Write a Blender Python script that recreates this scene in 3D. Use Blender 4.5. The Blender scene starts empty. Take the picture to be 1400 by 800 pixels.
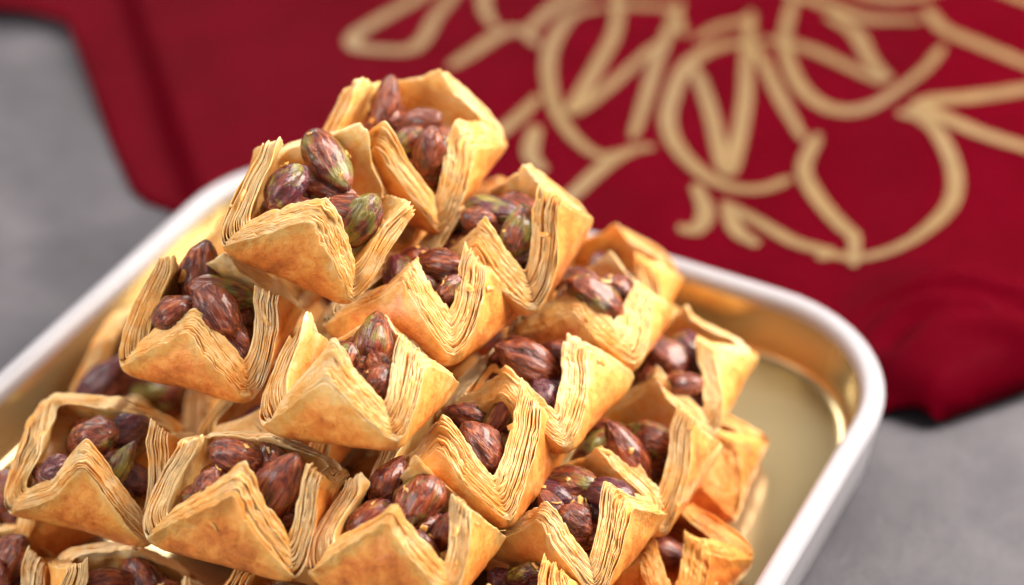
import bpy, math, random
import numpy as np
from mathutils import Matrix, Vector

scene = bpy.context.scene
R = math.radians
MM = 0.001

# ------------------------------------------------------------------ camera
CAM_LOC = Vector((0.2726, -0.4345, 0.486))
PITCH, AZ = R(38.0), R(27.7)
right = Vector((math.cos(AZ), math.sin(AZ), 0))
fwd_h = Vector((-math.sin(AZ), math.cos(AZ), 0))
fwd = fwd_h * math.cos(PITCH) - Vector((0, 0, 1)) * math.sin(PITCH)
upv = right.cross(fwd)
cam_data = bpy.data.cameras.new('camera')
cam = bpy.data.objects.new('camera', cam_data)
scene.collection.objects.link(cam)
m = Matrix((right, upv, -fwd)).transposed().to_4x4()
m.translation = CAM_LOC
cam.matrix_world = m
cam_data.sensor_width = 36
cam_data.lens = 2900 / 1400 * 36
cam_data.clip_start, cam_data.clip_end = 0.02, 50
cam_data.dof.use_dof = True
cam_data.dof.focus_distance = 0.615
cam_data.dof.aperture_fstop = 4.5
scene.camera = cam

# ------------------------------------------------------------------ world and lamps
world = bpy.data.worlds.new('World')
scene.world = world
world.use_nodes = True
bg = world.node_tree.nodes['Background']
bg.inputs[0].default_value = (1.0, 0.95, 0.92, 1)
bg.inputs[1].default_value = 0.24

def area(name, loc, target, size, power, col):
    d = bpy.data.lights.new(name, 'AREA')
    d.shape = 'RECTANGLE'
    d.size, d.size_y = size
    d.energy = power
    d.color = col
    o = bpy.data.objects.new(name, d)
    scene.collection.objects.link(o)
    o.location = loc
    o.rotation_euler = (Vector(target) - Vector(loc)).to_track_quat('-Z', 'Y').to_euler()
    return o

area('key_softbox', (0.47, 0.46, 0.64), (0, 0, 0.06), (0.6, 0.6), 23, (1.0, 0.92, 0.82))
area('added_glow_strip', (-0.80, 0.72, 0.80), (0, 0, 0.02), (0.85, 0.40), 8, (1.0, 0.95, 0.88))  # strip lamp added so its reflection brightens the left tray lining
area('fill_softbox', (-0.55, -0.75, 0.72), (0, 0, 0.06), (0.8, 0.8), 12.0, (1.0, 0.96, 0.92))

scene.view_settings.view_transform = 'Standard'
scene.view_settings.look = 'None'
scene.view_settings.exposure = 0.15
scene.view_settings.gamma = 1.0
scene.view_settings.use_curve_mapping = False
scene.render.engine = 'CYCLES'
scene.cycles.use_denoising = True
scene.cycles.max_bounces = 6
scene.cycles.use_adaptive_sampling = True
scene.cycles.adaptive_threshold = 0.035

# ------------------------------------------------------------------ data (millimetres)
PASTRY={"C":{"p":[-23.7,-7.6,102.2],"m":[[0.8866,-0.2773,0.3703],[0.2759,0.9594,0.0581],[-0.3713,0.0507,0.9271]],"s":0.97,"l":[-4.0,5.8,4.7,-0.7],"h":[34.2,32.3,35.9,34.3],"n":[[-10.0,-3.1,21.0,0.3,0.76,0.57,14.2,10.8],[-1.8,10.4,25.0,0.8,-0.58,-0.16,18.4,11.8],[8.4,-2.7,21.0,0.9,-0.03,0.44,14.3,10.0],[13.2,-3.8,21.0,0.18,0.49,0.85,15.6,10.4]]},
"B":{"p":[-16.5,44.2,97.0],"m":[[0.9866,-0.0355,0.1589],[0.0521,0.9935,-0.1013],[-0.1543,0.1082,0.9821]],"s":1.035,"l":[-2.7,-4.8,0.4,0.6],"h":[35.4,33.0,29.8,31.8],"n":[[0.8,3.2,22.0,0.89,0.32,0.32,13.3,6.4],[9.7,-7.2,22.0,-0.11,0.68,0.73,13.1,10.4],[-12.0,4.6,24.0,-0.18,0.85,0.49,14.3,7.8],[1.1,-5.9,22.0,0.53,0.81,0.26,10.2,8.0]]},
"G":{"p":[21.6,34.4,79.4],"m":[[0.9944,-0.0886,-0.0585],[0.087,0.9958,-0.0282],[0.0607,0.023,0.9979]],"s":1.048,"l":[-3.1,-2.1,-5.9,0.0],"h":[31.5,35.9,32.2,22.0],"n":[[-0.2,1.1,23.0,0.98,0.15,-0.14,15.4,8.6],[-2.3,-6.0,23.0,0.82,0.33,-0.47,9.9,8.5],[10.8,-7.4,23.0,0.1,0.7,0.71,13.8,9.8]]},
"F":{"p":[14.8,0.7,75.5],"m":[[0.9909,0.039,-0.1285],[-0.0135,0.981,0.1937],[0.1336,-0.1902,0.9726]],"s":1.049,"l":[-9.5,-4.3,0.0,0.0],"h":[29.8,31.2,21.0,24.0],"n":[[4.4,0.3,23.0,0.97,0.22,-0.08,14.6,10.1],[11.6,-5.9,19.0,0.6,0.51,0.61,10.9,8.7]]},
"E":{"p":[18.1,-44.7,75.8],"m":[[0.9803,-0.1,-0.1702],[0.1421,0.9559,0.2572],[0.1369,-0.2763,0.9513]],"s":0.992,"l":[-2.4,-2.3,-1.8,-5.5],"h":[33.8,31.2,30.2,34.5],"n":[[0.3,9.4,21.0,0.02,0.58,0.81,16.6,11.1],[10.6,-8.1,17.0,0.31,0.63,0.71,10.0,9.1],[-1.6,-3.6,21.0,0.24,0.4,0.88,8.4,6.3]]},
"D":{"p":[-40.7,-35.6,73.6],"m":[[0.9767,-0.2032,0.0688],[0.2059,0.978,-0.0349],[-0.0602,0.0482,0.997]],"s":0.99,"l":[-10.7,-2.0,-11.4,-7.9],"h":[27.0,31.7,36.9,34.8],"n":[[-6.4,10.7,22.0,-0.08,0.79,0.61,15.9,11.1],[4.9,4.8,21.0,0.95,0.25,-0.17,19.3,9.2],[-7.2,-7.9,21.0,0.69,0.66,0.31,11.9,9.1],[6.1,-4.8,21.0,0.71,-0.29,-0.64,17.3,10.0],[11.2,-7.4,13.0,0.68,-0.49,-0.54,14.4,9.6]]},
"I":{"p":[-62.3,-68.5,36.4],"m":[[0.9193,-0.3133,0.2383],[0.3458,0.932,-0.1086],[-0.1881,0.1823,0.9651]],"s":0.992,"l":[-9.3,-6.1,0.0,-0.4],"h":[35.2,40.0,33.0,23.6],"n":[[-3.6,1.6,21.0,0.82,0.27,0.5,13.7,10.6],[7.3,-4.9,21.0,0.3,0.76,0.57,12.3,7.5],[-10.9,-11.4,20.0,0.83,0.49,0.25,8.7,7.0]]},
"J":{"p":[-3.1,-75.7,53.2],"m":[[0.9777,-0.1967,0.073],[0.1976,0.9803,-0.0046],[-0.0706,0.019,0.9973]],"s":1.017,"l":[-8.6,0.4,0.0,-6.7],"h":[35.1,33.6,33.0,32.4],"n":[[-3.9,2.5,22.0,0.93,0.18,-0.31,13.8,10.0],[11.5,-6.1,21.0,0.28,0.47,0.84,21.4,12.8],[-7.5,-9.7,22.0,0.3,0.58,0.76,9.1,7.0]]},
"K":{"p":[46.3,-67.7,47.7],"m":[[0.985,-0.1205,-0.1238],[0.152,0.9451,0.2892],[0.0821,-0.3037,0.9492]],"s":0.992,"l":[-1.6,-2.5,-18.4,-7.2],"h":[31.3,32.2,37.3,33.5],"n":[[-10.0,10.2,23.0,0.24,0.63,0.74,14.0,11.0],[2.3,0.7,21.0,0.27,0.64,0.72,16.6,13.3],[9.8,-10.2,13.0,0.65,-0.05,-0.76,12.3,6.9],[11.3,-1.7,16.0,0.21,0.35,0.91,10.3,7.0]]},
"L":{"p":[45.8,-28.7,45.9],"m":[[0.9794,-0.0919,-0.1795],[0.1326,0.9642,0.2298],[0.152,-0.2489,0.9565]],"s":1.036,"l":[-2.9,-3.6,3.3,0.0],"h":[33.6,35.8,32.9,33.0],"n":[[-3.7,7.3,22.0,0.87,0.36,-0.33,12.7,9.2],[9.5,-11.1,22.0,0.7,-0.13,-0.7,14.4,10.6],[7.7,7.2,22.0,0.35,0.57,0.74,14.8,7.9]]},
"M":{"p":[50.9,6.4,51.7],"m":[[0.9829,0.0256,-0.1824],[-0.0012,0.9911,0.133],[0.1842,-0.1305,0.9742]],"s":0.994,"l":[-2.9,-9.1,2.6,0.0],"h":[27.0,30.1,28.7,23.0],"n":[[0.2,-3.7,21.0,0.72,0.38,-0.57,19.1,10.7],[9.5,-11.2,14.0,0.64,-0.29,-0.71,11.0,8.8]]},
"H":{"p":[50.3,42.4,53.9],"m":[[0.9926,-0.108,-0.056],[0.1192,0.9559,0.2684],[0.0246,-0.2731,0.9617]],"s":0.935,"l":[0.0,-5.7,0.4,0.0],"h":[33.0,24.3,28.8,33.0],"n":[[3.1,-9.3,20.0,0.78,0.3,-0.55,18.8,11.9],[7.5,2.8,20.0,0.88,0.22,-0.43,11.6,8.4]]},
"O":{"p":[74.6,59.6,25.4],"m":[[0.9783,-0.07,-0.195],[0.0717,0.9974,0.0015],[0.1944,-0.0155,0.9808]],"s":0.947,"l":[-6.7,-9.0,2.0,0.0],"h":[33.0,28.4,27.9,33.0],"n":[[1.0,0.0,20.0,0.74,0.2,-0.65,15.7,12.4],[7.4,-10.4,16.0,0.93,0.36,0.07,13.2,9.4],[9.8,-10.0,9.0,0.58,-0.07,-0.81,11.8,9.4]]},
"N":{"p":[76.7,16.7,21.9],"m":[[0.9922,-0.0325,-0.1204],[0.0424,0.9958,0.0807],[0.1173,-0.0851,0.9894]],"s":1.017,"l":[0.0,-1.2,-1.1,0.0],"h":[33.0,35.5,32.1,33.0],"n":[[5.1,-8.8,22.0,0.53,-0.03,-0.85,20.2,10.3],[7.7,1.3,22.0,0.97,0.05,-0.23,13.2,10.0]]},
"Q":{"p":[76.6,-20.7,32.5],"m":[[0.9971,0.0662,-0.0387],[-0.0647,0.9972,0.038],[0.0411,-0.0354,0.9985]],"s":0.954,"l":[-3.2,-7.5,-3.6,0.0],"h":[29.8,31.1,28.5,33.0],"n":[[1.0,-10.8,20.0,0.81,-0.27,-0.53,15.0,7.3],[6.6,-10.6,20.0,0.88,0.01,-0.48,9.8,7.7]]},
"S":{"p":[80.1,-66.5,19.2],"m":[[0.8977,-0.1372,-0.4187],[0.3001,0.8862,0.3529],[0.3226,-0.4425,0.8367]],"s":1.027,"l":[-1.8,-2.6,2.6,0.0],"h":[34.0,34.7,36.3,33.0],"n":[[6.3,8.5,27.0,0.98,0.1,0.16,11.1,8.5],[-0.5,10.8,26.0,0.78,-0.05,-0.62,9.7,6.9]]},
"T":{"p":[-88.5,-102.8,1.6],"m":[[0.9647,-0.2477,0.0889],[0.2414,0.9674,0.0761],[-0.1048,-0.052,0.9931]],"s":0.989,"l":[0.0,-0.7,0.0,0.0],"h":[33.0,32.9,33.0,33.0],"n":[[9.4,1.7,21.0,0.31,0.39,0.87,14.8,10.3]]},
"T2":{"p":[-39.3,-97.5,6.3],"m":[[-0.7401,0.5813,0.3382],[-0.5703,-0.809,0.1425],[0.3564,-0.0874,0.9302]],"s":0.999,"l":[0.0,-1.1,0.0,0.0],"h":[33.0,33.1,33.0,33.0],"n":[[11.5,-6.6,17.0,-0.93,-0.14,0.34,9.9,6.6]]},
"U":{"p":[-98.5,4.1,3.0],"m":[[0.9375,-0.1071,0.331],[0.1933,0.9514,-0.2398],[-0.2893,0.2889,0.9126]],"s":0.991,"l":[-1.0,0.0,0.0,-3.0],"h":[33.3,33.0,33.0,31.9],"n":[[-13.4,-13.4,24.0,0.42,0.68,0.6,19.2,7.9]]},
"W":{"p":[-90.6,-67.4,1.0],"m":[[0.4439,-0.8315,-0.3341],[0.8695,0.4899,-0.0638],[0.2167,-0.2621,0.9404]],"s":0.989,"l":[-0.8,-5.4,0.0,0.0],"h":[33.8,30.9,33.0,33.0],"n":[]},
"A2":{"p":[-29.0,42.0,81.0],"m":[[0.995,-0.0998,0.0],[0.0998,0.995,0.0],[0.0,0.0,1.0]],"s":1.0,"l":[0.0,0.0,0.0,0.0],"h":[33.0,33.0,33.0,33.0],"n":[]},
"R1":{"p":[83.0,53.0,2.0],"m":[[0.9928,-0.1197,0.0],[0.1197,0.9928,0.0],[0.0,0.0,1.0]],"s":1.0,"l":[-11.5,-11.5,-11.5,-11.5],"h":[25.0,25.0,25.0,25.0],"n":[]},
"R2":{"p":[95.0,6.0,2.0],"m":[[0.9872,0.1593,0.0],[-0.1593,0.9872,0.0],[0.0,0.0,1.0]],"s":1.0,"l":[-11.5,-11.5,-11.5,-11.5],"h":[25.0,25.0,25.0,25.0],"n":[]},
"R3":{"p":[97.0,-41.0,2.0],"m":[[0.9801,-0.1987,0.0],[0.1987,0.9801,0.0],[0.0,0.0,1.0]],"s":1.0,"l":[-11.5,-11.5,-11.5,-11.5],"h":[25.0,25.0,25.0,25.0],"n":[]},
"X0":{"p":[-33.0,-34.2,3.0],"m":[[1.0,-0.0029,0.0],[0.0029,1.0,0.0],[0.0,0.0,1.0]],"s":1.0,"l":[0.0,0.0,0.0,0.0],"h":[33.0,33.0,33.0,33.0],"n":[]},
"X1":{"p":[-44.5,12.5,11.0],"m":[[0.9982,0.0606,0.0],[-0.0606,0.9982,0.0],[0.0,0.0,1.0]],"s":1.0,"l":[0.0,0.0,0.0,0.0],"h":[33.0,33.0,33.0,33.0],"n":[]},
"X2":{"p":[-58.2,58.5,3.0],"m":[[0.9732,-0.2301,0.0],[0.2301,0.9732,0.0],[0.0,0.0,1.0]],"s":1.0,"l":[0.0,0.0,0.0,0.0],"h":[33.0,33.0,33.0,33.0],"n":[]},
"X3":{"p":[-34.3,103.8,11.0],"m":[[0.9928,-0.12,0.0],[0.12,0.9928,0.0],[0.0,0.0,1.0]],"s":1.0,"l":[0.0,0.0,0.0,0.0],"h":[33.0,33.0,33.0,33.0],"n":[]},
"X4":{"p":[11.1,-80.3,11.0],"m":[[0.9944,-0.1057,0.0],[0.1057,0.9944,0.0],[0.0,0.0,1.0]],"s":1.0,"l":[0.0,0.0,0.0,0.0],"h":[33.0,33.0,33.0,33.0],"n":[]},
"X5":{"p":[12.6,-33.9,3.0],"m":[[0.9968,-0.0803,0.0],[0.0803,0.9968,0.0],[0.0,0.0,1.0]],"s":1.0,"l":[0.0,0.0,0.0,0.0],"h":[33.0,33.0,33.0,33.0],"n":[]},
"X6":{"p":[9.2,13.0,3.0],"m":[[0.9934,0.1149,0.0],[-0.1149,0.9934,0.0],[0.0,0.0,1.0]],"s":1.0,"l":[0.0,0.0,0.0,0.0],"h":[33.0,33.0,33.0,33.0],"n":[]},
"X7":{"p":[-1.7,58.3,11.0],"m":[[0.9965,-0.084,0.0],[0.084,0.9965,0.0],[0.0,0.0,1.0]],"s":1.0,"l":[0.0,0.0,0.0,0.0],"h":[33.0,33.0,33.0,33.0],"n":[]},
"X8":{"p":[57.9,-102.6,3.0],"m":[[0.996,-0.0896,0.0],[0.0896,0.996,0.0],[0.0,0.0,1.0]],"s":1.0,"l":[0.0,0.0,0.0,0.0],"h":[33.0,33.0,33.0,33.0],"n":[]},
"X9":{"p":[45.1,0.6,3.0],"m":[[0.9976,-0.0698,0.0],[0.0698,0.9976,0.0],[0.0,0.0,1.0]],"s":1.0,"l":[0.0,0.0,0.0,0.0],"h":[33.0,33.0,33.0,33.0],"n":[]},
"X10":{"p":[43.5,92.7,3.0],"m":[[0.9983,-0.0589,0.0],[0.0589,0.9983,0.0],[0.0,0.0,1.0]],"s":1.0,"l":[0.0,0.0,0.0,0.0],"h":[33.0,33.0,33.0,33.0],"n":[]},
"X11":{"p":[-68.7,68.4,32.0],"m":[[0.9954,0.0959,0.0],[-0.0959,0.9954,0.0],[0.0,0.0,1.0]],"s":1.0,"l":[0.0,0.0,0.0,0.0],"h":[33.0,33.0,33.0,33.0],"n":[]},
"X12":{"p":[-23.6,-23.3,32.0],"m":[[0.9996,-0.027,0.0],[0.027,0.9996,0.0],[0.0,0.0,1.0]],"s":1.0,"l":[0.0,0.0,0.0,0.0],"h":[33.0,33.0,33.0,33.0],"n":[]},
"X13":{"p":[-10.4,21.8,40.0],"m":[[0.9785,0.2061,0.0],[-0.2061,0.9785,0.0],[0.0,0.0,1.0]],"s":1.0,"l":[0.0,0.0,0.0,0.0],"h":[33.0,33.0,33.0,33.0],"n":[]},
"X14":{"p":[-11.0,82.2,40.0],"m":[[0.9959,-0.0907,0.0],[0.0907,0.9959,0.0],[0.0,0.0,1.0]],"s":1.0,"l":[0.0,0.0,0.0,0.0],"h":[33.0,33.0,33.0,33.0],"n":[]},
"X15":{"p":[35.2,83.6,32.0],"m":[[0.9839,-0.1789,0.0],[0.1789,0.9839,0.0],[0.0,0.0,1.0]],"s":1.0,"l":[0.0,0.0,0.0,0.0],"h":[33.0,33.0,33.0,33.0],"n":[]},
"X16":{"p":[-57.3,35.4,53.0],"m":[[0.9916,0.129,0.0],[-0.129,0.9916,0.0],[0.0,0.0,1.0]],"s":1.0,"l":[0.0,0.0,0.0,0.0],"h":[33.0,33.0,33.0,33.0],"n":[]}}
CLOTH_OUTLINE=[[-494,228],[-417,146],[-305,199],[-286,201],[-249,167],[-214,135],[-188,113],[-178,109],[-142,109],[-63,88],[80,98],[121,119],[131,126],[139,126],[146,126],[155,137],[168,154],[183,176],[239,241],[217,602]]
STROKES=[[3.6,[-157,339],[-155,296],[-159,264],[-161,246],[-159,238],[-153,235],[-136,243],[-134,255],[-140,279],[-144,302],[-157,339]],[3.0,[-145,330],[-131,306],[-121,291],[-112,283]],[3.6,[-112,240],[-110,261],[-107,280],[-100,285],[-88,277]],[3.6,[-98,286],[-97,309],[-91,328],[-84,346]],[3.3,[-76,320],[-86,308],[-84,285],[-76,263],[-59,236],[-42,220],[-28,214],[-22,220]],[3.0,[-22,233],[-30,264],[-38,294],[-44,322],[-49,342]],[3.0,[-76,322],[-64,328],[-49,332],[-35,314]],[3.3,[-86,353],[-65,308],[-59,278],[-54,245],[-52,240],[-48,262],[-45,286],[-43,303]],[3.0,[-70,197],[-68,219],[-69,241]],[3.6,[-59,219],[-52,200],[-42,193]],[3.3,[-26,178],[-25,186],[-23,207],[-19,224],[-12,233]],[3.6,[-3,326],[-14,318],[-21,306],[-24,290],[-18,261],[-8,242],[9,227],[25,221],[38,226],[46,240]],[2.5,[-29,313],[-25,329],[-19,339],[-17,347]],[3.6,[-21,294],[-1,266],[19,234],[21,237],[10,276],[-3,309],[-18,351]],[3.0,[-5,323],[20,289],[41,265]],[3.3,[-5,330],[14,331],[33,324],[58,312]],[3.3,[14,361],[31,351],[46,329],[60,314]],[3.3,[-5,370],[3,339],[14,315],[28,296],[43,288],[57,292],[65,305],[71,326],[72,348]],[3.6,[-12,374],[15,368],[33,364],[56,366]],[3.3,[11,388],[27,383],[41,383],[52,392],[63,414]],[3.6,[54,377],[67,362],[85,356],[108,351],[136,344]],[3.6,[59,411],[73,411],[92,405],[121,396]],[3.9,[133,355],[114,333],[95,313],[79,300],[82,296],[102,292],[126,292],[151,291]],[3.6,[45,271],[48,248],[61,231],[76,217],[83,211],[90,192]],[3.3,[71,292],[80,291],[91,284],[104,267],[110,248],[108,225],[102,209],[91,199],[78,197]],[3.0,[28,210],[47,204],[64,198],[79,198],[75,192]],[3.6,[31,208],[41,195],[52,190]],[3.6,[14,216],[25,201],[27,188],[20,185]]]


# ------------------------------------------------------------------ helpers
def link(o):
    scene.collection.objects.link(o)
    return o

def tag(o, label=None, cat=None, group=None, kind=None):
    if label: o['label'] = label
    if cat: o['category'] = cat
    if group: o['group'] = group
    if kind: o['kind'] = kind
    return o

def mesh_from(name, co, faces, mat, normals=None, attrs=None):
    """co (n,3), faces (m,4) -> smooth mesh."""
    me = bpy.data.meshes.new(name)
    co = np.ascontiguousarray(co, dtype=np.float32)
    faces = np.ascontiguousarray(faces, dtype=np.int32)
    k = faces.shape[1]
    me.vertices.add(len(co))
    me.vertices.foreach_set('co', co.ravel())
    me.loops.add(faces.size)
    me.loops.foreach_set('vertex_index', faces.ravel())
    me.polygons.add(len(faces))
    me.polygons.foreach_set('loop_start', np.arange(0, faces.size, k, dtype=np.int32))
    me.polygons.foreach_set('loop_total', np.full(len(faces), k, dtype=np.int32))
    me.polygons.foreach_set('use_smooth', np.ones(len(faces), dtype=bool))
    me.update(calc_edges=True)
    for an, av in (attrs or {}).items():
        at = me.attributes.new(an, 'FLOAT', 'POINT')
        at.data.foreach_set('value', np.ascontiguousarray(av, dtype=np.float32))
    if normals is not None:
        me.normals_split_custom_set_from_vertices(np.asarray(normals, dtype=np.float32).tolist())
    me.materials.append(mat)
    return me

def grid_faces(nr, nc, wrap=False):
    r = np.arange(nr - 1)[:, None]
    c = np.arange(nc if wrap else nc - 1)[None, :]
    c2 = (c + 1) % nc
    return np.stack([r * nc + c, (r + 1) * nc + c, (r + 1) * nc + c2, r * nc + c2], -1).reshape(-1, 4)

def _hash(i, j, k, s):
    h = (i.astype(np.int64) * 374761393 + j.astype(np.int64) * 668265263 + k.astype(np.int64) * 2147483647 + int(s) * 974711) & 0x7fffffff
    h = ((h ^ (h >> 13)) * 1274126177) & 0x7fffffff
    h = ((h ^ (h >> 15)) * 668265263) & 0x7fffffff
    return ((h ^ (h >> 16)) & 0xffff) / 65535.0

def vnoise(x, y, z, seed=0):
    """value noise in 0..1"""
    x, y, z = np.broadcast_arrays(np.asarray(x, float), np.asarray(y, float), np.asarray(z, float))
    i, j, k = np.floor(x), np.floor(y), np.floor(z)
    fx, fy, fz = x - i, y - j, z - k
    fx, fy, fz = (t * t * (3 - 2 * t) for t in (fx, fy, fz))
    o = 0
    for a in (0, 1):
        for b in (0, 1):
            for c in (0, 1):
                w = (fx if a else 1 - fx) * (fy if b else 1 - fy) * (fz if c else 1 - fz)
                o = o + w * _hash(i + a, j + b, k + c, seed)
    return o

# ------------------------------------------------------------------ materials
def new_mat(name):
    mt = bpy.data.materials.new(name)
    mt.use_nodes = True
    nt = mt.node_tree
    return mt, nt, nt.nodes['Principled BSDF']

def N(nt, typ, **kw):
    n = nt.nodes.new(typ)
    for k, v in kw.items():
        setattr(n, k, v)
    return n

def ramp(nt, fac, stops, interp='LINEAR'):
    r = N(nt, 'ShaderNodeValToRGB')
    r.color_ramp.interpolation = interp
    el = r.color_ramp.elements
    while len(el) < len(stops): el.new(0.5)
    for e, (p, c) in zip(el, stops):
        e.position = p
        e.color = (*c, 1) if len(c) == 3 else c
    if fac is not None: nt.links.new(fac, r.inputs[0])
    return r

def noise(nt, vec, scale, detail=3, rough=0.55, dist=0.0):
    n = N(nt, 'ShaderNodeTexNoise')
    n.inputs['Scale'].default_value = scale
    n.inputs['Detail'].default_value = detail
    n.inputs['Roughness'].default_value = rough
    n.inputs['Distortion'].default_value = dist
    if vec is not None: nt.links.new(vec, n.inputs['Vector'])
    return n

def mix(nt, fac, a, b, mode='MIX'):
    n = N(nt, 'ShaderNodeMix', data_type='RGBA', blend_type=mode)
    for sock, v in ((n.inputs[0], fac), (n.inputs[6], a), (n.inputs[7], b)):
        if hasattr(v, 'links') or hasattr(v, 'is_linked'): nt.links.new(v, sock)
        elif isinstance(v, (int, float)): sock.default_value = v
        else: sock.default_value = (*v, 1)
    return n.outputs[2]

def math_n(nt, op, a, b=None, clamp=False):
    n = N(nt, 'ShaderNodeMath', operation=op)
    n.use_clamp = clamp
    for i, v in enumerate((a, b)):
        if v is None: continue
        if hasattr(v, 'is_linked'): nt.links.new(v, n.inputs[i])
        else: n.inputs[i].default_value = v
    return n.outputs[0]

def local_vec(nt):
    """object coordinates shifted by where the object stands, so that no two things share a pattern"""
    tc = N(nt, 'ShaderNodeTexCoord')
    oi = N(nt, 'ShaderNodeObjectInfo')
    sc = N(nt, 'ShaderNodeVectorMath', operation='SCALE')
    sc.inputs[3].default_value = 37.0
    nt.links.new(oi.outputs['Location'], sc.inputs[0])
    ad = N(nt, 'ShaderNodeVectorMath', operation='ADD')
    nt.links.new(tc.outputs['Object'], ad.inputs[0])
    nt.links.new(sc.outputs[0], ad.inputs[1])
    return ad.outputs[0], oi

def phyllo_material():
    mt, nt, b = new_mat('phyllo')
    L = nt.links
    v, oi = local_vec(nt)
    att = N(nt, 'ShaderNodeAttribute', attribute_name='bake')
    n1 = noise(nt, v, 120, 4, 0.6, 0.6)
    n2 = noise(nt, v, 420, 4, 0.65)
    n3 = noise(nt, v, 1500, 2, 0.5)
    # how baked: built-in bake of the sheet plus blotches
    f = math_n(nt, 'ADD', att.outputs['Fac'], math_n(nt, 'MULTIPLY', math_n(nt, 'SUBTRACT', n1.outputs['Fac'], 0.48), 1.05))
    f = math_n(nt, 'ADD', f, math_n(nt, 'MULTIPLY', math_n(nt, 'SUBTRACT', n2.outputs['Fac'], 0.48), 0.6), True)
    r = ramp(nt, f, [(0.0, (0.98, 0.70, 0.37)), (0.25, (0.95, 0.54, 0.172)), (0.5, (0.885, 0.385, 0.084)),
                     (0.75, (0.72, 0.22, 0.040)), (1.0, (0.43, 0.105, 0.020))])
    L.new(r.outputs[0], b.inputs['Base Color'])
    b.inputs['Subsurface Weight'].default_value = 0.25
    b.inputs['Subsurface Radius'].default_value = (1.0, 0.65, 0.4)
    b.inputs['Subsurface Scale'].default_value = 0.0010
    rr = ramp(nt, n2.outputs['Fac'], [(0.3, (0.26,) * 3), (0.7, (0.46,) * 3)])
    L.new(rr.outputs[0], b.inputs['Roughness'])
    b.inputs['Specular IOR Level'].default_value = 0.45
    b.inputs['Coat Weight'].default_value = 0.34
    b.inputs['Coat Roughness'].default_value = 0.22
    vo = N(nt, 'ShaderNodeTexVoronoi', feature='SMOOTH_F1')
    vo.inputs['Scale'].default_value = 330
    n4 = noise(nt, v, 210, 5, 0.7, 1.6)
    L.new(v, vo.inputs['Vector'])
    hsum = math_n(nt, 'ADD', math_n(nt, 'MULTIPLY', n2.outputs['Fac'], 0.9),
                  math_n(nt, 'ADD', math_n(nt, 'MULTIPLY', n3.outputs['Fac'], 0.3), math_n(nt, 'ADD', math_n(nt, 'MULTIPLY', vo.outputs['Distance'], -0.6), math_n(nt, 'MULTIPLY', n4.outputs['Fac'], 0.6))))
    bp = N(nt, 'ShaderNodeBump')
    bp.inputs['Strength'].default_value = 0.5
    bp.inputs['Distance'].default_value = 0.0009
    L.new(hsum, bp.inputs['Height'])
    L.new(bp.outputs[0], b.inputs['Normal'])
    return mt

def nut_material():
    mt, nt, b = new_mat('pistachio_skin')
    L = nt.links
    v, oi = local_vec(nt)
    tc = N(nt, 'ShaderNodeTexCoord')
    mp = N(nt, 'ShaderNodeMapping')
    mp.inputs['Scale'].default_value = (0.35, 1, 1)
    ad = N(nt, 'ShaderNodeVectorMath', operation='ADD')
    sc = N(nt, 'ShaderNodeVectorMath', operation='SCALE')
    sc.inputs[3].default_value = 51.0
    L.new(oi.outputs['Location'], sc.inputs[0])
    L.new(tc.outputs['Object'], mp.inputs['Vector'])
    L.new(mp.outputs[0], ad.inputs[0]); L.new(sc.outputs[0], ad.inputs[1])
    streak = noise(nt, ad.outputs[0], 7, 4, 0.62, 0.8)
    patch = noise(nt, v, 2.6, 3, 0.55, 0.4)
    fine = noise(nt, ad.outputs[0], 30, 3, 0.6)
    skin = ramp(nt, streak.outputs['Fac'], [(0.25, (0.020, 0.004, 0.003)), (0.42, (0.095, 0.014, 0.008)), (0.58, (0.28, 0.056, 0.020)), (0.75, (0.60, 0.21, 0.07))])
    purple = ramp(nt, streak.outputs['Fac'], [(0.25, (0.022, 0.005, 0.012)), (0.5, (0.090, 0.014, 0.026)), (0.78, (0.33, 0.085, 0.075))])
    green = ramp(nt, streak.outputs['Fac'], [(0.25, (0.07, 0.055, 0.010)), (0.5, (0.20, 0.16, 0.025)), (0.75, (0.42, 0.33, 0.07))])
    rnd = oi.outputs['Random']
    base = mix(nt, ramp(nt, rnd, [(0.72, (0, 0, 0)), (0.9, (1, 1, 1))]).outputs[0], skin.outputs[0], purple.outputs[0])
    # where the skin has rubbed off the green kernel shows; some nuts are barer than others
    thr = math_n(nt, 'MULTIPLY', math_n(nt, 'POWER', math_n(nt, 'FRACT', math_n(nt, 'MULTIPLY', rnd, 7.31)), 2.5), 0.30)
    gm = ramp(nt, math_n(nt, 'ADD', patch.outputs['Fac'], thr), [(0.70, (0, 0, 0)), (0.84, (1, 1, 1))])
    col = mix(nt, gm.outputs[0], base, green.outputs[0])
    L.new(col, b.inputs['Base Color'])
    b.inputs['Roughness'].default_value = 0.26
    b.inputs['Subsurface Weight'].default_value = 0.06
    b.inputs['Subsurface Radius'].default_value = (1, 0.4, 0.2)
    b.inputs['Subsurface Scale'].default_value = 0.001
    b.inputs['Coat Weight'].default_value = 0.5
    b.inputs['Coat Roughness'].default_value = 0.12
    bp = N(nt, 'ShaderNodeBump')
    bp.inputs['Strength'].default_value = 0.7
    bp.inputs['Distance'].default_value = 0.0016
    L.new(math_n(nt, 'ADD', streak.outputs['Fac'], math_n(nt, 'MULTIPLY', fine.outputs['Fac'], 0.35)), bp.inputs['Height'])
    L.new(bp.outputs[0], b.inputs['Normal'])
    return mt

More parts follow.
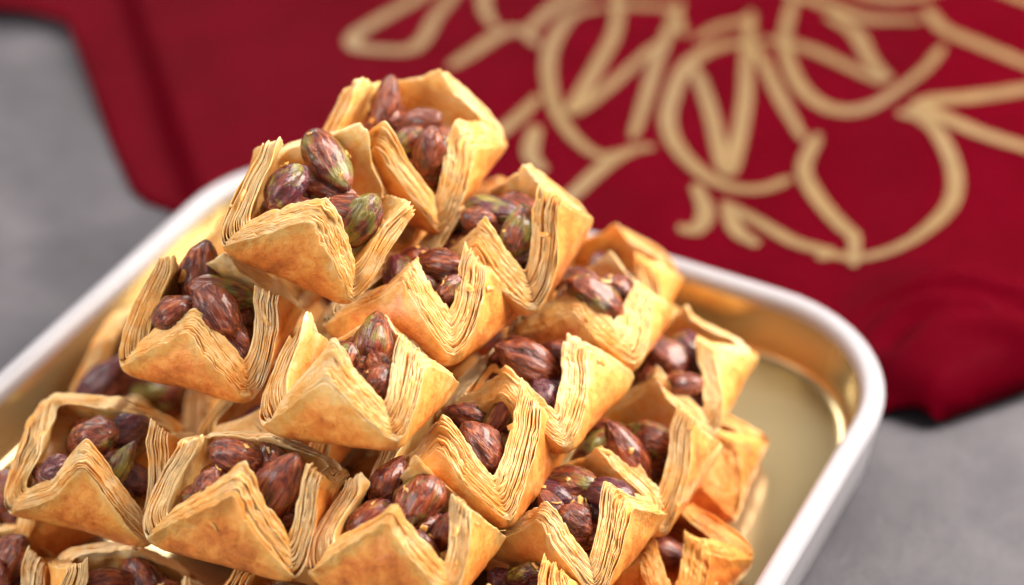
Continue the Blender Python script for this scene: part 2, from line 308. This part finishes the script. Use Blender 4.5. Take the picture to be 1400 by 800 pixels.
def simple_noise_mat(name, stops, scale, rough, bump=0.0, metallic=0.0, bscale=None, detail=4):
    mt, nt, b = new_mat(name)
    tc = N(nt, 'ShaderNodeTexCoord')
    n = noise(nt, tc.outputs['Object'], scale, detail, 0.6)
    r = ramp(nt, n.outputs['Fac'], stops)
    nt.links.new(r.outputs[0], b.inputs['Base Color'])
    b.inputs['Roughness'].default_value = rough
    b.inputs['Metallic'].default_value = metallic
    if bump:
        n2 = noise(nt, tc.outputs['Object'], bscale or scale * 6, 4, 0.6)
        bp = N(nt, 'ShaderNodeBump')
        bp.inputs['Strength'].default_value = 0.6
        bp.inputs['Distance'].default_value = bump
        nt.links.new(n2.outputs['Fac'], bp.inputs['Height'])
        nt.links.new(bp.outputs[0], b.inputs['Normal'])
    return mt, nt, b

M_PHYLLO = phyllo_material()
M_NUT = nut_material()
M_GREY, nt, b = simple_noise_mat('grey_stone', [(0.3, (0.036, 0.032, 0.041)), (0.5, (0.058, 0.052, 0.064)), (0.72, (0.092, 0.084, 0.098))], 22, 0.62, 0.0006, bscale=260)
M_CLOTH, nt, b = simple_noise_mat('crimson_cloth', [(0.3, (0.060, 0.0001, 0.0028)), (0.7, (0.080, 0.0002, 0.0045))], 30, 0.5, 0.0002, bscale=2500)
b.inputs['Sheen Weight'].default_value = 0.0
b.inputs['Sheen Roughness'].default_value = 0.4
b.inputs['Sheen Tint'].default_value = (0.8, 0.02, 0.12, 1)
b.inputs['Specular IOR Level'].default_value = 0.03
b.inputs['Specular Tint'].default_value = (1.0, 0.04, 0.22, 1)
M_PRINT, nt, b = simple_noise_mat('gold_print', [(0.3, (0.145, 0.087, 0.034)), (0.7, (0.195, 0.120, 0.048))], 120, 0.45, 0.0001)
M_RIM, nt, b = simple_noise_mat('white_enamel', [(0.3, (0.34, 0.33, 0.36)), (0.7, (0.38, 0.37, 0.40))], 40, 0.36)
M_GOLD, nt, b = simple_noise_mat('gold_lining', [(0.3, (0.50, 0.40, 0.21)), (0.7, (0.58, 0.47, 0.26))], 18, 0.19, 0.0001, 0.72, 60)

# ------------------------------------------------------------------ setting: the grey surface
co = np.array([(x, y, -0.009) for y in (-1.5, 2.5) for x in (-2.5, 2.0)])
tab = link(bpy.data.objects.new('tabletop', mesh_from('tabletop', co, np.array([[0, 1, 3, 2]]), M_GREY)))
tag(tab, kind='structure')

# ------------------------------------------------------------------ red cloth with the gold print
OUT = np.array(CLOTH_OUTLINE) * MM
def seg_dist(P, A, B):
    d = B - A
    t = np.clip(((P - A) @ d) / (d @ d), 0, 1)
    q = A + t[:, None] * d
    return np.linalg.norm(P - q, axis=1), q
def poly_dist(P, pts):
    best = np.full(len(P), 1e9); bq = np.zeros((len(P), 2))
    for A, B in zip(pts[:-1], pts[1:]):
        d, q = seg_dist(P, A, B)
        k = d < best
        best[k] = d[k]; bq[k] = q[k]
    return best, bq
def inside(P, poly):
    c = np.zeros(len(P), bool)
    for (x1, y1), (x2, y2) in zip(poly, np.roll(poly, -1, 0)):
        k = ((y1 > P[:, 1]) != (y2 > P[:, 1])) & (P[:, 0] < (x2 - x1) * (P[:, 1] - y1) / (y2 - y1 + 1e-12) + x1)
        c ^= k
    return c
def sstep(a, b, x):
    t = np.clip((x - a) / (b - a), 0, 1)
    return t * t * (3 - 2 * t)
HEM = np.array([(131, 126), (138, 124), (146, 126), (168, 154), (183, 176), (240, 230), (300, 300)]) * MM
VAL1 = np.array([(104, 160), (112, 172), (128, 184), (146, 186), (164, 183), (200, 190)]) * MM
VAL2 = np.array([(118, 152), (122, 164), (133, 174), (150, 177), (170, 177), (200, 184)]) * MM
def cloth_z(P):
    P = np.asarray(P, float)
    z = np.full(len(P), 0.0015)
    # doubled-over left part: the upper layer's folded edge
    A, B = np.array((-0.275, 0.231)), np.array((-0.163, 0.119))
    d = B - A; nrm = np.array((-d[1], d[0])) / np.linalg.norm(d)
    s = (P - A) @ nrm
    z += 0.008 * sstep(-0.004, 0.005, s) * np.exp(-np.clip(s, 0, 1) / 0.12)
    # gentle undulation
    z += (0.007 * vnoise(P[:, 0] * 8 + 0.5 * P[:, 1] * 8, P[:, 1] * 13, 0, 5) + 0.003 * vnoise(P[:, 0] * 24, P[:, 1] * 24, 0, 6)) * sstep(0.0, 0.05, P[:, 1] - 0.13 + 0 * s)
    # bunched front fold on the right
    e, _ = poly_dist(P, HEM)
    w = sstep(0.105, 0.15, P[:, 0] + 0.35 * (P[:, 1] - 0.12)) 
    z += w * (0.013 * np.sqrt(np.clip(e / 0.012, 0, 1)) * (1 - 0.6 * sstep(0.015, 0.11, e)))
    for V, dep in ((VAL1, 0.006), (VAL2, 0.006)):
        dd, _ = poly_dist(P, V)
        z -= w * dep * np.exp(-(dd / 0.0034) ** 2)
        z += w * dep * 0.5 * np.exp(-((dd - 0.009) / 0.006) ** 2)
    # under the tray it lies flat
    q = np.maximum(np.abs(P[:, 0]) - 0.09, 0) ** 2 + np.maximum(np.abs(P[:, 1] ) - 0.09, 0) ** 2
    flat = 1 - sstep(0.046, 0.058, np.sqrt(q))
    z = z * (1 - flat) + 0.0015 * flat
    return -0.009 + np.maximum(z, 0.0012)

step = 0.0036
lo, hi = OUT.min(0), OUT.max(0)
lo = np.maximum(lo, (-0.62, -0.05)); hi = np.minimum(hi, (0.62, 0.75))
nx, ny = int((hi[0] - lo[0]) / step) + 1, int((hi[1] - lo[1]) / step) + 1
gx, gy = np.meshgrid(np.linspace(lo[0], hi[0], nx), np.linspace(lo[1], hi[1], ny))
P = np.stack([gx.ravel(), gy.ravel()], 1)
fc = np.array([(j * nx + i, j * nx + i + 1, (j + 1) * nx + i + 1, (j + 1) * nx + i) for j in range(ny - 1) for i in range(nx - 1)])
fc = fc[inside(P[fc].mean(1), OUT)]
# drop the part of the cloth nobody sees deep under the tray? it stays: the tray stands on it
cnt = np.zeros(len(P), int); np.add.at(cnt, fc.ravel(), 1)
border = (cnt > 0) & (cnt < 4)
_, bq = poly_dist(P[border], np.vstack([OUT, OUT[:1]]))
near = np.linalg.norm(bq - P[border], axis=1) < step * 1.5
PB = P[border]; PB[near] = bq[near]; P[border] = PB
used = np.where(cnt > 0)[0]; remap = np.full(len(P), -1); remap[used] = np.arange(len(used))
P = P[used]; fc = remap[fc]
cloth = bpy.data.objects.new('tablecloth', mesh_from('tablecloth', np.column_stack([P, cloth_z(P)]), fc, M_CLOTH))
link(cloth)
sd = cloth.modifiers.new('thickness', 'SOLIDIFY'); sd.thickness = 0.0009; sd.offset = -1
tag(cloth, 'crimson red cloth with blurred gold calligraphy print behind the tray', 'cloth')

def catmull(pts, n=9):
    pts = np.asarray(pts, float)
    p = np.vstack([2 * pts[0] - pts[1], pts, 2 * pts[-1] - pts[-2]])
    o = []
    for i in range(1, len(p) - 2):
        for t in np.linspace(0, 1, n, endpoint=False):
            a, b_, c, d = p[i - 1], p[i], p[i + 1], p[i + 2]
            o.append(0.5 * (2 * b_ + (c - a) * t + (2 * a - 5 * b_ + 4 * c - d) * t * t + (3 * b_ - a - 3 * c + d) * t ** 3))
    o.append(pts[-1])
    return np.array(o)
for si, st in enumerate(STROKES):
    hw = st[0] * MM * 0.98
    c = catmull(np.array(st[1:]) * MM)
    t = np.gradient(c, axis=0); t /= np.linalg.norm(t, axis=1)[:, None] + 1e-9
    nn = np.stack([-t[:, 1], t[:, 0]], 1)
    tt = np.linspace(0, 1, len(c))
    wv = hw * (0.72 + 0.28 * np.sin(np.pi * np.clip(tt * 1.15, 0, 1))) * np.clip(np.minimum(tt, 1 - tt) * 14 + 0.45, 0, 1)
    cols = np.linspace(-1, 1, 5)
    g = c[:, None, :] + nn[:, None, :] * (wv[:, None] * cols[None, :])[:, :, None]
    g = g.reshape(-1, 2)
    z = cloth_z(g) + 0.0005 + 0.00004 * (si % 6)
    link(bpy.data.objects.new('gold_stroke', mesh_from('gold_stroke', np.column_stack([g, z]), grid_faces(len(c), 5)[:, ::-1], M_PRINT))).parent = cloth

# ------------------------------------------------------------------ tray
def rrect(hx0, hx1, hy0, hy1, r, n=14):
    pts = []
    for cx, cy, a0 in ((hx1 - r, hy1 - r, 0), (hx0 + r, hy1 - r, 90), (hx0 + r, hy0 + r, 180), (hx1 - r, hy0 + r, 270)):
        for k in range(n + 1):
            a = R(a0 + 90 * k / n)
            pts.append((cx + r * math.cos(a), cy + r * math.sin(a)))
    return np.array(pts)
TX0, TX1, TY0, TY1, TR = -0.1365, 0.1365, -0.150, 0.1365, 0.054
def sweep(profile):
    """profile: list of (inset, z) along the rounded rectangle"""
    rows = []
    for ins, z in profile:
        p = rrect(TX0 + ins, TX1 - ins, TY0 + ins, TY1 - ins, max(TR - ins, 0.004))
        # long straight sides get more points
        rows.append(np.column_stack([p, np.full(len(p), z)]))
    nc = len(rows[0])
    return np.vstack(rows), grid_faces(len(rows), nc, True)
tray = link(bpy.data.objects.new('tray', None))
tag(tray, 'rounded rectangular tray with white rolled rim and shiny gold inside', 'tray')
prof = [(0.009, -0.0066), (0.0055, -0.0062), (0.0035, -0.003), (0.0022, 0.010), (0.0010, 0.0185)]
for k in range(13):
    a = R(200 - 205 * k / 12)
    prof.append((0.0045 + 0.0040 * math.cos(a) , 0.0215 + 0.0034 * math.sin(a)))
prof += [(0.0084, 0.0198)]
cc, ff = sweep(prof)
link(bpy.data.objects.new('rim', mesh_from('rim', cc, ff[:, ::-1], M_RIM))).parent = tray
prof = [(0.0080, 0.0212), (0.0084, 0.019), (0.0102, 0.0045)]
for k in range(6):
    a = R(180 + 90 * k / 5)
    prof.append((0.0142 + 0.004 * math.cos(a), 0.004 + 0.004 * math.sin(a)))
prof += [(0.040, 0.0), (0.052, 0.0)]
cc, ff = sweep(prof)
nc = len(rrect(0, 1, 0, 1, .1))
last = len(cc) - nc
cc = np.vstack([cc, [[0, -0.007, 0.0]]])
fan = np.array([(last + i, len(cc) - 1, len(cc) - 1, last + (i + 1) % nc) for i in range(nc)])
me = bpy.data.meshes.new('lining')
me.from_pydata(cc.tolist(), [], [tuple(int(i) for i in q[::-1]) for q in ff] + [(int(q[0]), int(q[3]), int(q[1])) for q in fan])
me.polygons.foreach_set('use_smooth', [True] * len(me.polygons))
me.materials.append(M_GOLD)
link(bpy.data.objects.new('lining', me)).parent = tray
cc2, ff2 = sweep([(0.0095, -0.0067), (0.05, -0.0067)])
cc2 = np.vstack([cc2, [[0, -0.007, -0.0067]]])
me = bpy.data.meshes.new('underside')
me.from_pydata(cc2.tolist(), [], [tuple(int(i) for i in q) for q in ff2] + [(int(nc + i), len(cc2) - 1, int(nc + (i + 1) % nc)) for i in range(nc)])
me.materials.append(M_RIM)
link(bpy.data.objects.new('underside', me)).parent = tray

# ------------------------------------------------------------------ pastries
SIDE_N = np.array([(0, -1), (1, 0), (0, 1), (-1, 0)], float)
SIDE_T = np.array([(1, 0), (0, 1), (-1, 0), (0, -1)], float)

def build_pastry(seed, lean, hts, s, layers, M):
    """Four upright corner flaps of a folded stack of thin sheets round a square pocket.
    Returns per-flap (coords, faces, normals, bake)."""
    rg = np.random.default_rng(seed)
    a = 0.0203 * s
    w = 0.0066 * s * rg.uniform(0.85, 1.15)
    h = np.array(hts) * MM * s
    l = (np.array(lean) + 2.4) * MM * s
    hv = 0.0140 * s * rg.uniform(0.8, 1.25, 4)       # valley heights at the corner after each side
    stepk = rg.choice([0.08, 0.13, 0.19, 0.28], 4) * rg.uniform(0.8, 1.2, 4)                 # how far the outer sheets lag behind
    pw = rg.uniform(0.92, 1.14, 4)
    skew = rg.uniform(-0.12, 0.12, 4)
    # columns
    q = np.linspace(-1, 1, M, endpoint=False)
    u1 = np.sign(q) * np.abs(q) ** 0.92
    side = np.repeat(np.arange(4), M)
    u = np.tile(u1, 4)
    nc = 4 * M
    th_c = (side + (u + 1) / 2) / 4 * 2 * np.pi
    cx, cy = np.cos(th_c), np.sin(th_c)
    prv, nxt = (side - 1) % 4, (side + 1) % 4
    # warp u for the rim so that the peaks are not all centred
    ur = u - skew[side] * (1 - u * u)
    tent = 1 - np.sqrt(ur * ur + 0.0035) + 0.03
    tent = np.clip(tent, 0, 1) ** pw[side]
    bend = rg.uniform(0.8, 1.7, 4)
    bul = rg.uniform(0.0018, 0.0040, 4) * s

    def dist(i, z):
        zz = np.clip(z / h[i], 0, 1.2)
        rb = 0.0042 * s
        k = np.clip(1 - z / rb, 0, 1)
        return a + bul[i] * np.sin(np.pi * np.clip(z / (0.8 * h[i]), 0, 1)) + l[i] * (zz * (1 - bend[i] * 0.5) + bend[i] * 0.5 * zz * zz) - rb * (1 - np.sqrt(np.clip(1 - k * k, 0, 1)))

    def place(z, off):
        """xy for every column at height z (array nc) and offset off from the outermost wall (negative = inside)"""
        D = dist(side, z) + off
        Dn = dist(nxt, z) + off
        Dp = dist(prv, z) + off
        r = np.clip(0.0022 * s + 0.38 * (off + w), 0.0012, None)
        r = np.minimum(r, D * 0.8)
        uu1 = 0.82
        au = np.abs(u)
        ss = -(Dp - r) + (Dn + Dp - 2 * r) * (u + uu1) / (2 * uu1)
        nn = D.copy()
        k = au > uu1
        ph = (au - uu1) / (1 - uu1) * np.pi / 4
        lim = np.where(u > 0, Dn, Dp)
        ss = np.where(k, np.sign(u) * (lim - r + r * np.sin(ph)), ss)
        nn = np.where(k, D - r + r * np.cos(ph), nn)
        xy = SIDE_T[side] * ss[:, None] + SIDE_N[side] * nn[:, None]
        return xy

    # gaps between sheets (never cross): cumulative
    gaps = []
    for k in range(layers):
        g = 0.30 + 1.5 * vnoise(cx * 2.2 + 3, cy * 2.2, k * 0.9, seed + 11) ** 2.6 + 0.6 * vnoise(cx * 9, cy * 9, k * 1.7, seed + 12)
        gaps.append(g)
    G = np.cumsum(np.array(gaps), 0)
    tot = G[-1]
    loose = w * (0.90 + 0.45 * vnoise(cx * 1.7, cy * 1.7, 0.3, seed + 14))
    O = (G / tot) * loose - loose                         # outermost at 0, innermost near -w
    th = 0.00020 * s
    kap = np.linspace(0, 1, layers)
    wav = [(vnoise(cx * 6, cy * 6, k * 3.3, seed + 41) - 0.5) * 0.00035 * s for k in range(layers)]
    peel = rg.random((layers, 4)) ** 6 * 3.2                 # a few sheets curl away
    hvn = hv
    Vr, Vl = hvn[side], hvn[prv]
    zr = []
    for k in range(layers):
        kk = kap[k]
        lag = kk ** (0.9 + 0.5 * rg.random())
        Pk = h[side] * (1 - stepk[side] * lag)
        jit = (vnoise(side * 7.3 + k * 3.1, 0.5, 0.5, seed + 3) - 0.5) * 0.0034 * s
        Pk = Pk + jit
        V = (Vl + (Vr - Vl) * (u + 1) / 2) * (1 - 0.62 * kk) 
        z = V + (Pk - V) * tent
        z = z + (vnoise(cx * 14, cy * 14, k * 5.3, seed + 4) - 0.5) * 0.0011 * s
        z = z + (vnoise(cx * 55, cy * 55, k * 7.7, seed + 5) - 0.5) * 0.00055 * s
        chip = np.clip(vnoise(cx * 20 + k * 5, cy * 20, k * 2.9, seed + 8) - 0.62, 0, 1) * 0.0032 * s * (0.3 + tent)
        z = z - chip
        zr.append(np.maximum(z, 0.0026 * s))
    for k in range(1, layers):
        zr[k] = np.minimum(zr[k], zr[k - 1] - 0.00012)
    pieces = []
    zf = 0.0075 * s
    for k in range(layers):
        flare = (0.0002 + 0.0012 * kap[k] * vnoise(cx * 3, cy * 3, k * 1.3, seed + 6) + 0.0006 * peel[k][side] * (1 - np.abs(u))) * s
        def off_at(z):
            dep = np.clip((zr[k] - z) / (0.007 * s), 0, 1)
            thick = 1 - 0.34 * np.clip(z / h[side], 0, 1) ** 0.9
            return O[k] * thick + wav[k] + flare * (1 - dep) ** 2
        rows, bake = [], []
        def add(z, extra, bk, xys=1.0):
            xy = place(z, off_at(z) + extra) * xys
            rows.append(np.column_stack([xy, z]))
            bake.append(np.broadcast_to(bk, (nc,)))
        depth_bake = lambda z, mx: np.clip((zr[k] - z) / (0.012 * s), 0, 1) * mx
        if k == 0:
            add(np.full(nc, zf), -th, 0.45, 0.02)
            add(np.full(nc, zf), -th, 0.45, 0.6)
            lo = np.full(nc, zf)
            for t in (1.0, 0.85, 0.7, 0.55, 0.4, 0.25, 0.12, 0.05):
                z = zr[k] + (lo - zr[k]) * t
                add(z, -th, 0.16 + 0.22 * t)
        else:
            for d in (0.0042, 0.0020, 0.0006):
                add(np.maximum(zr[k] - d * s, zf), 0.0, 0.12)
        add(zr[k] - 0.00006, -th * 0.5 if k == 0 else th * 0.1, 0.02)
        add(zr[k] - 0.00006, th * 0.9, 0.04)
        if k < layers - 1:
            zl = np.maximum(zr[k + 1] - 0.0045 * s, 0.0015 * s)
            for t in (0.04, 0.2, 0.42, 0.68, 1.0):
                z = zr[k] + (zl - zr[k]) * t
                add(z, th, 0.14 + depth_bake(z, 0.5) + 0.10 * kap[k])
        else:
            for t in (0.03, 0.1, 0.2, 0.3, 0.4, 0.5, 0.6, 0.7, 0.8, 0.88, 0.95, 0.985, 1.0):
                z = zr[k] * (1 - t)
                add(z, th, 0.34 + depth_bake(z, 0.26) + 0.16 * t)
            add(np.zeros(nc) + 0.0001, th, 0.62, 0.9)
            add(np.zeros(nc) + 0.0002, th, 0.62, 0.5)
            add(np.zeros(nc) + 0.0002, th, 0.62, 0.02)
        X = np.array(rows)
        Bk = np.array(bake)
        # hand-folded unevenness shared by all sheets of the pastry
        f = 75 / s
        for ax in range(3):
            amp = (0.0016, 0.0016, 0.0010)[ax] * s
            X[..., ax] += (vnoise(X[..., 0] * f + 5, X[..., 1] * f, X[..., 2] * f, seed + 20 + ax) - 0.5) * amp
        f2 = 320
        dis = (vnoise(X[..., 0] * f2, X[..., 1] * f2, X[..., 2] * f2 * 0.5 + 9 * (k == layers - 1), seed + 30) - 0.5) * 0.0007
        rad = X[..., :2] / (np.linalg.norm(X[..., :2], axis=-1, keepdims=True) + 1e-6)
        X[..., :2] += rad * dis[..., None]
        # normals by central differences on the closed ring
        dr = np.gradient(X, axis=0)
        dc = np.roll(X, -1, 1) - np.roll(X, 1, 1)
        nm = np.cross(dr, dc)
        nm /= np.linalg.norm(nm, axis=-1, keepdims=True) + 1e-12
        pieces.append((X, nm, Bk))
    flaps = []
    for i in range(4):
        idx = (np.arange(M + 1) + i * M) % nc
        cos, fcs, nms, bks = [], [], [], []
        base = 0
        for X, nm, Bk in pieces:
            nr = X.shape[0]
            cos.append(X[:, idx].reshape(-1, 3)); nms.append(nm[:, idx].reshape(-1, 3)); bks.append(Bk[:, idx].ravel())
            fcs.append(grid_faces(nr, M + 1) + base)
            base += nr * (M + 1)
        flaps.append((np.vstack(cos), np.vstack(fcs), np.vstack(nms), np.concatenate(bks)))
    return flaps, w

# --- pistachio kernels: a few shapes, shared by all the nuts
def nut_mesh(seed):
    rg = np.random.default_rng(seed)
    nr, nc = 44, 48
    t = np.linspace(0, 1, nr)[:, None]
    ph = np.linspace(0, 2 * np.pi, nc, endpoint=False)[None, :]
    x = -0.5 + t
    # blunt at one end, drawn to a point at the other
    prof = np.sin(np.pi * np.clip(t, 0, 1) ** rg.uniform(0.78, 1.0)) ** rg.uniform(0.52, 0.66)
    prof = prof * (1 - rg.uniform(0.1, 0.34) * t)
    ky, kz = 0.5, rg.uniform(0.42, 0.5)
    y = prof * ky * np.cos(ph) * (1 + 0.06 * np.cos(2 * ph))
    z = prof * kz * np.sin(ph)
    # seam between the two halves, and the keel on the back
    seam = np.exp(-((np.angle(np.exp(1j * (ph - 0.2)))) / 0.16) ** 2)
    y = y * (1 - 0.13 * seam); z = z * (1 - 0.13 * seam)
    keel = np.exp(-((np.angle(np.exp(1j * (ph - 2.2)))) / 0.3) ** 2)
    y = y * (1 + 0.10 * keel); z = z * (1 + 0.10 * keel)
    z = z + 0.07 * np.sin(np.pi * t) * rg.uniform(-1, 1)
    X = np.stack([np.broadcast_to(x, y.shape), y, z], -1)
    # lengthwise wrinkles and dents
    cr = vnoise(X[..., 0] * 2.4 + 0.6 * np.sin(3 * ph), np.cos(ph) * 5.0 + 0 * t, np.sin(ph) * 5.0 + 0 * t, seed)
    wr = (1 - np.abs(2 * cr - 1)) * 0.13 - 0.07
    cr2 = vnoise(X[..., 0] * 6 + 7, np.cos(ph) * 8 + 0 * t, np.sin(ph) * 8 + 0 * t, seed + 9)
    wr = wr + (1 - np.abs(2 * cr2 - 1)) * 0.05 - 0.025
    wr = wr + (vnoise(X[..., 0] * 4, X[..., 1] * 4, X[..., 2] * 4, seed + 1) - 0.5) * 0.34
    X[..., 1:] *= (1 + wr)[..., None]
    X[..., 0] += (vnoise(X[..., 1] * 3, X[..., 2] * 3, 0.5, seed + 2) - 0.5) * 0.08
    return mesh_from('pistachio', X.reshape(-1, 3) , grid_faces(nr, nc, True)[:, ::-1], M_NUT)
NUTS = [nut_mesh(100 + i) for i in range(7)]

def add_nut(parent, loc, axis, length, width, rg):
    me = NUTS[int(rg.integers(len(NUTS)))]
    o = link(bpy.data.objects.new('pistachio', me))
    o.parent = parent
    o.location = Vector(loc)
    ax = Vector(axis).normalized()
    q = ax.to_track_quat('X', 'Z')
    if rg.random() < 0.5:
        q = (-ax).to_track_quat('X', 'Z')
    o.rotation_mode = 'QUATERNION'
    from mathutils import Quaternion
    o.rotation_quaternion = q @ Quaternion((1, 0, 0), float(rg.uniform(0, 6.28)))
    o.scale = (length * 1.25, width * 1.2, width * 1.2)
    return o

LABELS = {'B': 'topmost pastry, its tall pointed back flap standing against the red cloth',
 'C': 'big sharp pastry left of the top one, four large pistachios in its open cup',
 'G': 'pastry just below and right of the topmost one, frilled right flap against red cloth',
 'F': 'pastry in the middle of the pile, directly under the topmost pastry',
 'E': 'sharpest pastry at the front centre with a red nut above a green one',
 'D': 'left pastry holding five dark pistachios, above the gold left wall',
 'I': 'lower left pastry with a stepped front flap and one brown nut on top',
 'J': 'bottom pastry left of centre with a very large dark pistachio',
 'K': 'bottom centre pastry with two fat reddish pistachios in its cup',
 'L': 'pastry right of the front centre one, wrinkled purple nuts in its cup',
 'M': 'pastry right of centre with a long nut beside its leaning right flap',
 'H': 'blurred pastry in the right upper slope, one large red nut against the tray back',
 'O': 'rightmost blurred pastry of the pile, beside the empty tray corner',
 'N': 'blurred pastry on the right slope below the rightmost one, two shiny dark nuts',
 'Q': 'pastry low on the right slope with a pale thin peeled right flap',
 'S': 'pastry cut off by the bottom edge, right of the bottom centre one',
 'T': 'pastry in the bottom left corner, mostly cut off by the frame',
 'T2': 'half hidden pastry under the lower left one at the bottom edge',
 'U': 'half hidden pastry against the glowing left tray wall, behind the lower left one',
 'W': 'pastry at the left frame edge, below the gold left wall',
 'R1': 'pastry darkened like a reflection, on the tray floor right under the rightmost one',
 'R2': 'pastry darkened like a reflection, on the tray floor at the middle of the right slope',
 'R3': 'pastry darkened like a reflection, on the tray floor low on the right, under the pale peeled one',
 'A2': 'single pale flap tip peeking out behind the big left top pastry'}

for pi, (key, d) in enumerate(PASTRY.items()):
    hidden = key[0] == 'X'
    rg = np.random.default_rng(500 + pi)
    root = link(bpy.data.objects.new('phyllo_pastry', None))
    mw = Matrix(d['m']).to_4x4()
    mw.translation = Vector(d['p']) * MM
    root.matrix_world = mw
    root.empty_display_size = 0.01
    if key in LABELS:
        tag(root, LABELS[key], 'pastry', 'pistachio pastries piled in the tray')
    else:
        tag(root, 'pistachio pastry buried inside the pile or on its far side', 'pastry', 'pastries hidden within the pile')
    hts = np.array(d['h'], float)
    lean = np.array(d['l'], float)
    for i in range(4):
        if hts[i] == 33.0: hts[i] += rg.uniform(-8, -2)
        if lean[i] == 0.0: lean[i] = rg.uniform(-10, -4)
    flaps, wall = build_pastry(1000 + pi * 37, lean, hts, d['s'], 6 if hidden else 26, 16 if hidden else 42)
    for co, fcs, nms, bk in flaps:
        if key[0] == 'R': bk = bk + 0.28          # bottom row coloured darker to stand in for the pile's dim reflection
        else: bk = bk + rg.uniform(-0.07, 0.09)
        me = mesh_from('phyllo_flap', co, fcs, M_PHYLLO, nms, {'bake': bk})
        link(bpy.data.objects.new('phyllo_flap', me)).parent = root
    s = d['s']
    for (x, y, z, vx, vy, vz, ln, wd) in d['n']:
        add_nut(root, (x * MM, y * MM, z * MM), (vx, vy, vz), ln * MM, wd * MM, rg)
        if z > 16:      # what it rests on
            an = rg.uniform(0, 6.28)
            add_nut(root, (x * 0.93 * MM, y * 0.93 * MM, (z - 0.42 * wd - 4.2) * MM), (math.cos(an), math.sin(an), rg.uniform(-.3, .3)), 0.0155, 0.0098, rg)
    # the layer of nuts under them
    if key[0] == 'R':
        add_nut(root, (0, 0, 0.012), (1, 0.3, 0), 0.016, 0.010, rg)
    elif not hidden:
        seen = len(d['n'])
        spots = [(-6, -6, 11), (6, -6, 11), (-6, 6, 11), (6, 6, 12), (0, 0, 15)]
        if seen < 2: spots += [(-3, 5, 19), (6, -3, 19), (-4, -6, 19)]
        taken = [(n_[0], n_[1]) for n_ in d['n']]
        for c_ in ((-7, 6, 18), (6, 7, 18), (0, 8.5, 19), (-8, -2, 17), (3, 1, 18), (-2, -8, 16), (8, 0, 17)):
            if all(math.hypot(c_[0] - a_, c_[1] - b_) > 8.0 for a_, b_ in taken):
                spots.append(c_); taken.append(c_[:2])
        for (x, y, z) in spots:
            an = rg.uniform(0, 6.28)
            add_nut(root, ((x + rg.uniform(-1.5, 1.5)) * MM * s, (y + rg.uniform(-1.5, 1.5)) * MM * s, (z + rg.uniform(-1, 1)) * MM * s),
                    (math.cos(an), math.sin(an), rg.uniform(-0.35, 0.35)), rg.uniform(14, 17) * MM, rg.uniform(9, 10.5) * MM, rg)
    else:
        for (x, y, z) in ((-5, -4, 13), (6, 3, 13), (-2, 7, 14)):
            an = rg.uniform(0, 6.28)
            add_nut(root, (x * MM, y * MM, z * MM), (math.cos(an), math.sin(an), 0.2), 0.016, 0.010, rg)

# ------------------------------------------------------------------ crumbs and flakes fallen on the pile and the tray
bpy.context.view_layer.update()
dg = bpy.context.evaluated_depsgraph_get()
rg = np.random.default_rng(77)
cv, cf = [], []
tries = 0
while len(cf) < 4 * 150 and tries < 500:
    tries += 1
    if tries % 3:
        x, y = rg.normal(0.02, 0.055), rg.normal(-0.03, 0.055)
    else:
        x, y = rg.uniform(0.05, 0.118), rg.uniform(-0.11, 0.115)
    hit, loc, nor, idx, ob, mtx = scene.ray_cast(dg, Vector((x, y, 0.3)), Vector((0, 0, -1)))
    if not hit or ob.name.split('.')[0] not in ('phyllo_flap', 'pistachio') or nor.z < 0.25:
        continue
    sz = float(rg.uniform(0.0004, 0.0013))
    ax = nor.orthogonal().normalized()
    bx = nor.cross(ax)
    an = rg.uniform(0, 6.28)
    e1 = ax * math.cos(an) + bx * math.sin(an)
    e2 = nor.cross(e1)
    L_, W_ = sz * rg.uniform(0.8, 2.2), sz * rg.uniform(0.5, 1.0)
    curl = rg.uniform(0.1, 0.7)
    b0 = len(cv)
    for j in range(3):
        for i in range(3):
            p = loc + nor * 0.00012 + e1 * ((i - 1) * L_ * rg.uniform(0.7, 1.2)) + e2 * ((j - 1) * W_ * rg.uniform(0.7, 1.2)) + nor * (curl * sz * (i - 1) ** 2)
            cv.append(tuple(p))
    for j in range(2):
        for i in range(2):
            cf.append((b0 + j * 3 + i, b0 + j * 3 + i + 1, b0 + j * 3 + i + 4, b0 + j * 3 + i + 3))
me = mesh_from('pastry_crumbs', np.array(cv), np.array(cf), M_PHYLLO, None, {'bake': rg.uniform(0.1, 0.6, len(cv))})
cr = link(bpy.data.objects.new('pastry_crumbs', me))
sd = cr.modifiers.new('thickness', 'SOLIDIFY'); sd.thickness = 0.00012
tag(cr, 'tiny golden flakes and crumbs scattered over the pastries and tray', 'crumbs', kind='stuff')
